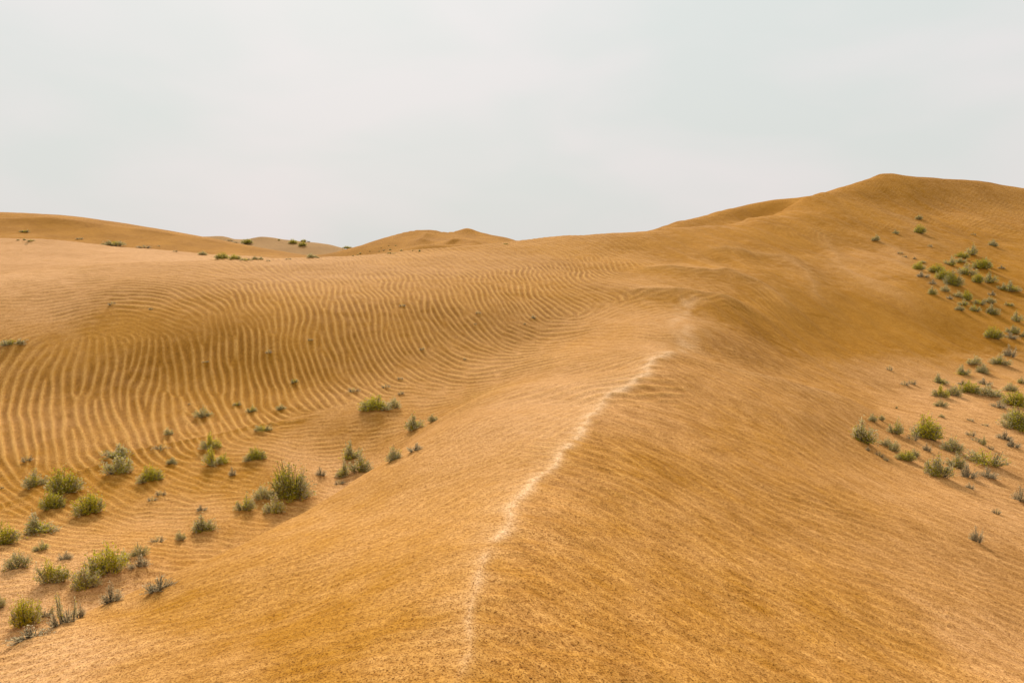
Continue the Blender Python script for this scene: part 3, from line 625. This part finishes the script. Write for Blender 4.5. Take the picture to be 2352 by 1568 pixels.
PLANTS = [
('w',82,485,150,50,'mat','R','dark green low mat shrub at left picture edge, above the fan of ripples'),
('1',1865,718,155,115,'grey','V','dark grey dome shrub at the ripple ends, leftmost of the upper row'),
('1',1888,200,60,24,'dry','R','tiny flat dry tuft lying mid slope on the broadest ripples'),
('1',1740,580,30,14,'dry','R','tiniest dry scrap just above left of the dark grey dome shrub'),
('1',2175,598,70,45,'mat','V','small dark tuft right of and above the dark grey dome shrub'),
('1',2310,662,90,72,'mixed','V','small rounded shrub with yellow tips at the ripple ends, right of the small dark tuft'),
('1',1548,868,75,75,'grey','V','small dark grey shrub at the ripple ends, below left of the dark grey dome'),
('3',65,838,150,72,'mat','V','long low grey green shrub, flat and wide, in the upper valley'),
('1',1935,1010,170,155,'lobed','V','upper half of the tall dark green lobed pair in mid valley'),
('1',1980,1155,200,170,'lobed','V','lower half of the tall dark green lobed pair in mid valley'),
('1',1470,1010,150,58,'dry','V','wide low dry twig clump left of the tall lobed pair'),
('1',1577,1135,95,58,'grey','V','small round grey cushion shrub below the wide dry twig clump'),
('1',1065,1085,210,125,'cone','V','upper grey shrub of the stacked pair in left mid valley'),
('1',1085,1245,230,190,'mixed','V','yellow tipped lower shrub of the stacked pair in left mid valley'),
('1',1380,1310,200,150,'green','V','rounded dark green shrub right of and below the stacked pair'),
('1',250,1110,95,58,'dry','V','small dry twig tuft near the left edge under the ripple ends'),
('1',330,1360,190,165,'mixed','V','yellowish grey shrub just left of the largest dark green valley shrub'),
('1',605,1435,270,245,'green','V','largest dark green shrub of the left valley'),
('1',488,1565,180,170,'green','V','dark green shrub touching the lower left of the largest valley shrub'),
('1',815,1612,235,190,'green','V','bright green cored shrub with grey fringe, right of the dark green pair'),
('1',1480,1425,95,58,'dry','V','upper of two thin dry twig tufts beside each other in the lower valley'),
('1',1400,1475,90,50,'dry','V','lower left of two thin dry twig tufts in the lower valley'),
('1',1855,1565,90,58,'pale','V','faint pale tuft alone on fine ripples above the foot of the near slope'),
('1',2135,1240,65,90,'pale','V','small upright grey dead bush right of the tall lobed pair'),
('3',-10,1110,180,120,'green','V','rounded green grey shrub, rightmost of the mid valley'),
('1',20,1350,32,20,'dry','V','tiny dry scrap at the left picture edge beside yellowish grey shrub'),
('2',30,335,250,215,'green','V','dark green shrub cut off by the left picture edge'),
('2',385,215,235,190,'cone','V','pointed grey shrub with yellow skirt near the cut off edge shrub'),
('2',377,365,125,92,'mixed','V','small spiky yellow grey shrub below the pointed grey shrub'),
('2',165,540,195,165,'grey','V','round grey shrub near the left edge, below the small spiky one'),
('2',600,450,120,80,'pale','V','small loose pale tuft right of the round grey shrub'),
('2',490,680,245,220,'lobed','V','yellow green shrub with a tall left peak and low right lobe'),
('2',985,650,300,270,'green','E','bright yellow green shrub, core of the long clump at the foot of the near slope'),
('2',1125,480,115,112,'mixed','E','small grey green shrub at the upper right end of the long bright clump'),
('2',800,755,220,220,'mixed','E','grey green shrub at the lower left end of the long bright clump'),
('2',1030,840,180,190,'pale','E','sparse upright grey bush below the long bright clump'),
('2',1280,430,165,135,'grey','E','upper grey shrub of the pair right of the long bright clump'),
('2',1270,525,180,115,'pale','E','lower pale shrub of the pair right of the long bright clump'),
('2',1470,735,265,150,'pale','E','long low pale grey shrub lying alone on the near slope'),
('2',1660,270,85,92,'grey','E','small round grey bush left of the two peaked shrub'),
('2',1880,210,190,150,'cone','E','two peaked grey green shrub at the slope foot, mid left'),
('2',1440,290,130,65,'dry','V','broken dry twigs above the stacked pale pair at the slope foot'),
('2',250,1090,220,250,'green','E','yellow green spiky shrub in the bottom left clump'),
('2',400,985,170,175,'wisp','E','grey wispy shrub just right of the bottom left yellow green one'),
('2',585,1045,230,280,'wisp','E','tallest sparse grey shrub of the bottom left clump, with dark top'),
('2',735,965,90,115,'pale','E','thin stalky shrub ending the bottom left clump on the right'),
('2',285,1185,330,130,'pale','E','pale ghostly low brush in front of the bottom left clump'),
('2',0,890,90,110,'grey','V','grey bush tip at the left picture edge above the bottom clump'),
('3',1095,660,260,145,'green','V','widest dark green shrub, alone on the ripples of the upper valley'),
('3',1265,632,115,115,'grey','V','grey shrub attached to the right of the widest dark green shrub'),
('3',900,478,110,52,'dry','R','dry brown tuft up left of the widest dark green shrub'),
('3',1190,435,85,40,'dry','R','loose dry twigs directly above the widest dark green shrub'),
('3',1335,495,60,42,'dry','R','small dry tuft right above the grey neighbour of the widest shrub'),
('3',1325,352,55,26,'dry','R','tiny flat dark tuft above the loose dry twigs'),
('3',1525,85,50,32,'dry','R','tiny grey tuft on the ripples, lower of the two lone ones near picture centre'),
('3',1918,170,30,22,'dry','R','minute dry scrap right of the centre, below the ripple bend'),
('3',120,118,60,48,'dry','R','small dry tuft on mid ripples, right of the tiny flat one'),
('3',355,390,70,46,'mat','R','small dark tuft on the ripples, halfway to the widest dark green shrub'),
('3',230,640,90,65,'grey','V','small grey shrub, rightmost of the row where the ripples end'),
('3',1465,825,165,145,'cone','E','pointed grey green shrub at the slope foot, below right of the widest shrub'),
('3',1625,745,90,78,'grey','E','small shrub farthest up the slope foot line'),
('3',1460,1018,140,84,'pale','E','pale grey cushion on the near slope below the pointed shrub'),
('3',1268,1105,140,132,'grey','E','rounded grey green shrub left of the pale grey cushion'),
('3',890,1105,170,175,'cone','E','upper pointed shrub of the triple clump at mid slope foot'),
('3',790,1265,110,155,'cone','E','left narrow shrub of the triple clump at mid slope foot'),
('3',960,1235,210,180,'mixed','E','right wide shrub of the triple clump at mid slope foot'),
('3',770,1320,95,48,'dry','E','dark dead twigs under the triple clump'),
('3',595,1240,100,92,'pale','E','sparse pale bush right of the largest yellow green shrub'),
('3',335,1505,330,325,'big','E','largest yellow green shrub, tall, at the foot of the near slope'),
('3',165,1620,190,190,'mixed','E','grey green shrub leaning out below the largest yellow green shrub'),
('3',65,1490,170,150,'grey','E','grey shrub directly left of the largest yellow green shrub'),
('3',-100,1590,170,160,'mixed','E','grey green shrub, second to the left of the largest yellow green one'),
('7',1195,838,50,25,'dry','R','small dark tuft high on the ripples, upper left of the two tufts near centre'),
('7',1790,895,42,28,'dry','R','small dark tuft on the upper ripples just left of picture centre'),
('7',2222,935,38,36,'pale','R','small grey sprig farthest right on the rippled slope'),
('7',2155,975,22,14,'dry','R','tiny dark scrap beside the rightmost grey sprig'),
('7',1766,977,22,12,'dry','R','tiny scrap right below the tuft left of picture centre'),
('3',500,0,50,30,'dry','R','small dark tuft between the high tuft and the broad ripples'),
('w',752,205,50,28,'dry','R','low grey tuft on fine ripples at the upper left'),
('w',1013,235,28,18,'dry','R','tiny dark tuft right of the low grey tuft at the upper left'),
('6',210,278,70,24,'mat','B','dark flat shrub on the dark dune face at far left'),
('6',155,347,25,14,'grey','P','leftmost of three tiny shrubs in a row on the pale dune'),
('6',210,345,25,16,'grey','P','middle of three tiny shrubs in a row on the pale dune'),
('6',268,358,60,22,'mat','P','widest and rightmost of three small shrubs in a row on the pale dune'),
('6',227,384,28,12,'dry','P','tiny lone tuft just below the row of three on the pale dune'),
('6',680,338,60,18,'dry','B','flat dark tuft on the dark dune face, second from far left'),
('6',985,400,150,48,'mat','B','long grey brush showing over the pale dune crest, mid left'),
('6',910,388,80,20,'mat','B','low left end of the long grey brush over the pale dune'),
('6',1230,414,120,25,'dry','B','low dry strip right of the long grey brush'),
('6',1360,397,25,12,'dry','B','tiny tuft on the dark dune face above the dry strip'),
('6',1500,443,40,15,'dry','B','small tuft at the dune hollow left of the yellow shrubs'),
('6',1735,474,72,36,'grey','B','grey shrub left of the yellow ones in the dune hollow'),
('6',1895,518,105,64,'green','B','left yellow green shrub in the hollow behind the pale dune'),
('6',2010,518,90,48,'green','B','right yellow green shrub in the hollow behind the pale dune'),
('6',2100,528,90,32,'mat','B','flat grey shrub at the right foot of the yellow ones'),
('6',2180,515,48,36,'grey','B','left of two small grey bushes right of the yellow shrubs'),
('6',2230,515,46,32,'grey','B','right of two small grey bushes right of the yellow shrubs'),
('6',2295,527,36,18,'dry','B','tiny grey tuft on the crest after the two small bushes'),
('6',1970,352,50,20,'dry','F','flat dark scrub on the farthest hill slope, upper one'),
('6',2012,367,45,14,'dry','F','flat dark scrub on the farthest hill slope, lower one'),
('6',2112,380,90,42,'green','G','slanting yellow green shrub left of the grey hill summit'),
('7',335,345,65,38,'green','G','broad yellow green shrub on the grey hill skyline'),
('7',420,330,42,22,'green','G','upper green shrub right of the broad skyline one'),
('7',412,365,60,38,'green','G','darker green shrub just below the grey hill skyline'),
('7',460,332,25,15,'dry','G','tiny stalky plant at the right end of the grey hill shrubs'),
('7',227,318,18,11,'green','G','tiny green tuft on the skyline near the grey hill summit'),
('7',760,382,72,22,'green','G','low yellow shrub at the right foot of the grey hill'),
('7',485,462,75,40,'grey','B','grey green shrub alone at the low saddle under the grey hill'),
('7',532,460,28,18,'grey','B','tiny shrub right beside the lone saddle shrub'),
('7',300,470,50,16,'dry','B','faint dry tuft left of the lone saddle shrub'),
('7',808,441,14,8,'grey','F','tiny dark dot of a shrub scattered over the far middle dune face'),
('7',845,434,18,9,'grey','F','tiny dark dot of a shrub scattered over the far middle dune face'),
('7',866,421,22,10,'grey','F','tiny dark dot of a shrub scattered over the far middle dune face'),
('7',1013,405,14,8,'grey','F','tiny dark dot of a shrub scattered over the far middle dune face'),
('7',1050,398,14,10,'grey','F','tiny dark dot of a shrub scattered over the far middle dune face'),
('7',1028,375,12,7,'grey','F','tiny dark dot of a shrub scattered over the far middle dune face'),
('7',1088,359,12,6,'grey','F','tiny dark dot of a shrub scattered over the far middle dune face'),
('7',1142,359,12,7,'grey','F','tiny dark dot of a shrub scattered over the far middle dune face'),
('7',1100,393,20,11,'grey','F','tiny dark dot of a shrub scattered over the far middle dune face'),
('7',940,404,14,7,'grey','F','tiny dark dot of a shrub scattered over the far middle dune face'),
('7',1275,399,14,8,'grey','F','tiny dark dot of a shrub scattered over the far middle dune face'),
('7',1186,400,20,13,'grey','F','tiny dark dot of a shrub scattered over the far middle dune face'),
('7',1092,424,36,15,'mat','F','wider flat dark shrub at the foot of the far middle dune, left of two'),
('7',1130,422,32,9,'mat','F','wider flat dark shrub at the foot of the far middle dune, right of two'),
('7',1328,406,18,20,'cone','F','single upright dark bush at the foot of the far middle dune'),
('7',2006,350,44,13,'mat','F','low shrub on the right shoulder of the far middle dunes'),
('4',885,425,60,50,'grey','S','topmost dark shrub high on the big right slope'),
('4',895,567,95,92,'green','S','rounded dark green shrub below the topmost one'),
('4',665,565,60,50,'grey','S','small grey shrub left of the rounded dark green one'),
('4',477,629,68,62,'grey','S','leftmost shrub of the big right slope'),
('4',1400,571,45,27,'dry','S','small dark tuft alone between the top shrubs and the right edge'),
('4',1585,682,75,72,'grey','S','dark round shrub high near the right edge'),
('4',990,685,45,36,'dry','S','small faint tuft below the rounded dark green shrub'),
('4',750,780,48,24,'dry','S','lower of two faint dry tufts at the slope fold, upper left of the cluster'),
('4',708,748,50,30,'dry','S','upper of two faint dry tufts at the slope fold'),
('4',845,797,30,30,'pale','S','tiny pale sprig above the leftmost green shrub of the cluster'),
('4',1380,767,90,102,'cone','S','pointed grey shrub at the top of the big cluster'),
('4',1290,796,115,64,'green','S','green shrub touching the pointed one at the cluster top'),
('4',1280,837,90,52,'mixed','S','low dark shrub right under the top green shrub'),
('4',1175,866,100,92,'cone','S','pointed grey shrub left of the top green shrubs'),
('4',1475,902,150,104,'green','S','large green shrub in the right half of the cluster'),
('4',1530,880,65,100,'cone','S','grey peak behind the large green shrub, on its right side'),
('4',885,907,100,86,'green','S','leftmost green shrub of the cluster, pale green'),
('4',918,838,60,34,'grey','S','small grey cap just above the leftmost green shrub'),
('4',1045,937,130,92,'green','S','bright green shrub up left of the brightest one'),
('4',1120,1010,130,120,'green','S','green shrub between the bright one and the brightest one'),
('4',1210,1068,155,150,'big','S','brightest and largest yellow green shrub of the right slope'),
('4',1335,967,165,116,'mixed','S','broad grey green shrub right of the brightest one'),
('4',1435,1032,90,96,'green','S','round shrub at the lower right of the broad grey green one'),
('4',920,977,110,62,'pale','S','pale dry clump below the leftmost green shrub'),
('4',1012,1036,72,52,'pale','S','second pale dry clump, down right of the first'),
('4',1015,1138,75,86,'cone','S','pointed grey shrub standing below the pale clumps'),
('4',1132,1112,80,82,'grey','S','grey shrub directly under the brightest one'),
('4',1172,1178,60,44,'pale','S','faint pale tuft under the grey shrub of the cluster'),
('4',1560,1032,105,106,'cone','S','pale pointed shrub right of the cluster'),
('4',1665,1092,76,72,'cone','S','left of two joined pointed shrubs near the right edge'),
('4',1770,1112,110,106,'cone','S','right and larger of two joined pointed shrubs near the right edge'),
('4',1665,890,60,40,'pale','S','small pale tuft near the right edge above the pointed pair'),
('4',1330,1196,90,102,'green','S','green shrub heading the lower cluster'),
('4',1250,1162,78,66,'grey','S','grey shrub left of the lower cluster green one'),
('4',1300,1242,90,70,'mixed','S','yellow grey shrub below the lower cluster green one'),
('4',1265,1287,82,62,'grey','S','lowest left grey shrub of the lower cluster'),
('4',1450,1235,110,60,'mat','S','dark spreading shrub in the middle of the lower cluster'),
('4',1415,1301,88,86,'mixed','S','lower middle shrub under the dark spreading one'),
('4',1555,1222,92,72,'grey','S','upper right grey shrub of the lower cluster'),
('4',1580,1332,110,102,'cone','S','dark pointed shrub at the lower right of the lower cluster'),
('4',1570,1142,60,50,'pale','S','faint pale tuft above the right end of the lower cluster'),
('4',1735,1242,75,42,'mat','S','small low shrub right of the lower cluster'),
('4',1810,1397,90,102,'cone','S','pointed dark shrub alone by the right edge below the clusters'),
('4',1590,1562,145,122,'green','S','round dark green shrub above the hollow'),
('4',1765,1507,110,82,'mixed','S','pale green shrub right of the round dark green one'),
('4',1745,1556,125,70,'pale','S','pale grey brush under the pale green shrub'),
('4',1880,1540,70,80,'grey','S','grey shrub cut by the right edge above the hollow'),
('5',1385,130,90,95,'pale','H','sparse grey bush at the top right of the hollow'),
('5',1315,192,132,86,'mixed','H','dark green grey shrub left of the sparse top bush'),
('5',1120,187,92,74,'grey','H','upper of two diagonal grey shrubs'),
('5',1180,252,84,76,'grey','H','lower of two diagonal grey shrubs'),
('5',1040,264,86,82,'cone','H','pointed grey shrub left of the diagonal pair'),
('5',868,327,88,76,'cone','H','small pointed shrub starting the hollow row on the left'),
('5',482,224,46,46,'dry','H','tiny faint sprig far left, alone above the hollow'),
('5',600,337,62,42,'dry','H','dark left half of the small split tuft on the open slope'),
('5',655,330,60,44,'dry','H','pale right half of the small split tuft on the open slope'),
('5',865,432,110,98,'lobed','H','dark left shrub of the joined hollow pair'),
('5',965,422,96,92,'grey','H','grey right shrub of the joined hollow pair'),
('5',870,502,92,66,'grey','H','dark low shrub below the joined hollow pair'),
('5',1085,407,130,100,'green','H','green shrub in the middle of the hollow row'),
('5',1035,335,75,44,'pale','H','pale top tuft behind the middle green shrub'),
('5',1235,432,152,96,'grey','H','wide pale grey shrub right of the middle green one'),
('5',1200,337,92,56,'pale','H','pale tuft above the wide pale grey shrub'),
('5',1480,325,62,60,'mixed','H','shrub cut by the right edge at the hollow top'),
('5',1390,387,92,70,'grey','H','grey shrub up left of the large edge shrubs'),
('5',1425,507,165,122,'green','H','upper yellow green shrub of the large edge clump'),
('5',1400,610,120,90,'grey','H','grey shrub between the two large edge greens'),
('5',1455,695,215,175,'big','H','lower and largest yellow green shrub at the right edge'),
('5',1300,512,112,66,'pale','H','pale low shrub left of the large edge clump'),
('5',875,574,42,30,'grey','H','tiny dark tuft in the middle of the open hollow'),
('5',537,505,16,20,'grey','H','minute dark sprig on the open slope above the lower group'),
('5',355,610,62,62,'grey','H','left of two small shrubs above the leftmost lobed one'),
('5',425,597,42,46,'grey','H','right of two small shrubs above the leftmost lobed one'),
('5',525,714,102,126,'mixed','H','upright yellow tipped shrub right of the leftmost lobed one'),
('5',290,787,165,180,'cone','H','leftmost tall lobed shrub of the lower right group'),
('5',755,762,190,190,'green','H','tall green cored shrub in the lower right group'),
('5',655,754,82,60,'dry','H','dry twiggy tuft left of the tall green cored shrub'),
('5',460,802,112,76,'grey','H','dark ragged shrub, left end of the curved clump'),
('5',520,842,72,90,'grey','H','grey middle of the curved clump'),
('5',600,907,132,80,'green','H','yellow green lower shrub of the curved clump'),
('5',672,877,72,62,'grey','H','small grey right end of the curved clump'),
('5',765,832,62,62,'pale','H','small pale bush under the tall green cored shrub'),
('5',320,824,36,36,'pale','H','tiny pale tuft under the leftmost lobed shrub'),
('5',410,872,62,46,'dry','H','faint dry tuft left below the curved clump'),
('5',458,900,42,32,'dry','H','small dark tuft just under the faint dry one'),
('5',955,852,140,126,'grey','H','round grey shrub right of the tall green cored one'),
('5',852,1042,180,166,'mixed','H','lowest large round shrub, dark grey green'),
('5',985,967,132,120,'mixed','H','grey green shrub up right of the lowest large one'),
('5',1075,1042,112,112,'pale','H','pale grey shrub right of the lowest large one'),
('5',1200,952,255,130,'mat','H','wide flat topped green grey shrub on the right'),
('5',1220,1042,132,92,'pale','H','pale shrub under the wide flat topped one'),
('5',1087,1117,62,52,'pale','H','small ghostly tuft below the pale grey shrub'),
('5',1185,782,42,66,'cone','H','narrow dark upright sprig above the wide flat topped shrub'),
('5',1245,814,46,30,'dry','H','tiny dry tuft right of the narrow upright sprig'),
('5',1092,717,72,46,'dry','H','faint dry brush up left of the narrow upright sprig'),
('5',1130,757,72,36,'dry','H','faint flat brush touching the left of the narrow upright sprig'),
('5',1345,752,112,76,'pale','H','pale grey bush below the large edge clump'),
('5',1412,807,92,66,'pale','H','greenish pale bush down right of the pale grey bush'),
('5',1470,1222,120,125,'pale','H','pale shrub cut by the right edge, lowest there'),
('5',1285,1297,62,46,'dry','H','faint tuft on open sand left below the lowest edge shrub'),
('5',1135,1522,92,116,'pale','H','lone pale shrub lowest on the right slope'),
('5',1090,602,50,26,'dry','H','upper faint tuft on open sand left of the edge clump'),
('5',1200,640,52,26,'dry','H','lower faint tuft on open sand left of the edge clump'),
]
cnt = {}; MOUNDS = []
rgp = random.Random(11)
for fr, zx, zy, zw, zh, kind, grp, label in PLANTS:
    ox, oy, k = FR[fr]; px, py, wpx, hpx = ox+zx*k, oy+zy*k, zw*k, zh*k
    s_, l_ = hit(px, py-0.10*hpx if grp != 'E' else py)
    D = math.exp(l_)
    depth = D*(CP - SP*st(px, py)[1])
    W_, H_ = 1.06*wpx/F*depth, 0.99*hpx/F*depth
    if grp == 'E': D += (0.28 if kind not in ('pale', 'dry', 'wisp') else 0.06)*W_
    x, y = s_*D, D
    H_ *= 1.0/math.cos(math.atan(abs(st(px, py)[1])))*0.96
    small = wpx < 11
    v = cnt.get(kind, 0); cnt[kind] = v+1; nv = 4 if kind in ('green', 'grey', 'mixed', 'cone', 'dry', 'pale') else 3
    key = (kind, v % nv)
    if key not in PROTO: PROTO[key] = build_proto(kind, v % nv + 10*len(PROTO))
    nm = 'dry_plant' if kind in ('dry', 'pale') else 'desert_shrub'
    if small:
        mk = key+('m',)
        if mk not in PROTO: PROTO[mk] = merged(PROTO[key], nm)
        root = bpy.data.objects.new(nm, PROTO[mk])
    else:
        root = bpy.data.objects.new(nm, None); root.empty_display_size = 0.1
        for me_ in PROTO[key]:
            c = bpy.data.objects.new(me_.name.split('.')[0], me_); c.parent = root; COL.objects.link(c)
    COL.objects.link(root)
    root.location = (x, y, height(x, y)+(0.03*W_ if wpx > 20 else 0)-0.01*H_)
    root.scale = ((-1 if rgp.random() < .4 and kind not in ('big', 'wisp') else 1)*W_, W_, H_)
    MOUNDS.append((x, y, W_))
    root.rotation_euler = (0, 0, math.atan2(-x, y)*0.9+rgp.uniform(-.25, .25))
    root['label'] = label; root['category'] = 'shrub' if nm == 'desert_shrub' else 'dry plant'; root['group'] = GRP[grp]

# wind has piled a little sand round the larger shrubs
for x, y, W_ in MOUNDS:
    if W_ < 0.35 or y > 110: continue
    r = 0.75*W_; j0, j1 = np.searchsorted(Lg, [math.log(y-3*r), math.log(y+3*r)]); i0, i1 = np.searchsorted(S, [(x-3*r)/y, (x+3*r)/y])
    q = (slice(i0, i1), slice(j0, j1)); dx, dy = X[q]-x, DD[q]-y
    u = dx*0.62-dy*0.78                      # downwind
    Z[q] += 0.10*W_*np.exp(-(dx*dx+dy*dy)/(r*r*.55)) + 0.05*W_*np.exp(-((dx*0.78+dy*0.62)**2)/(.09*r*r))*np.clip(u/r, 0, 1)*np.exp(-np.clip(u, 0, None)/(1.3*r))
co[:, 2] = Z.astype(np.float32).ravel(); me.vertices.foreach_set('co', co.ravel()); me.update()
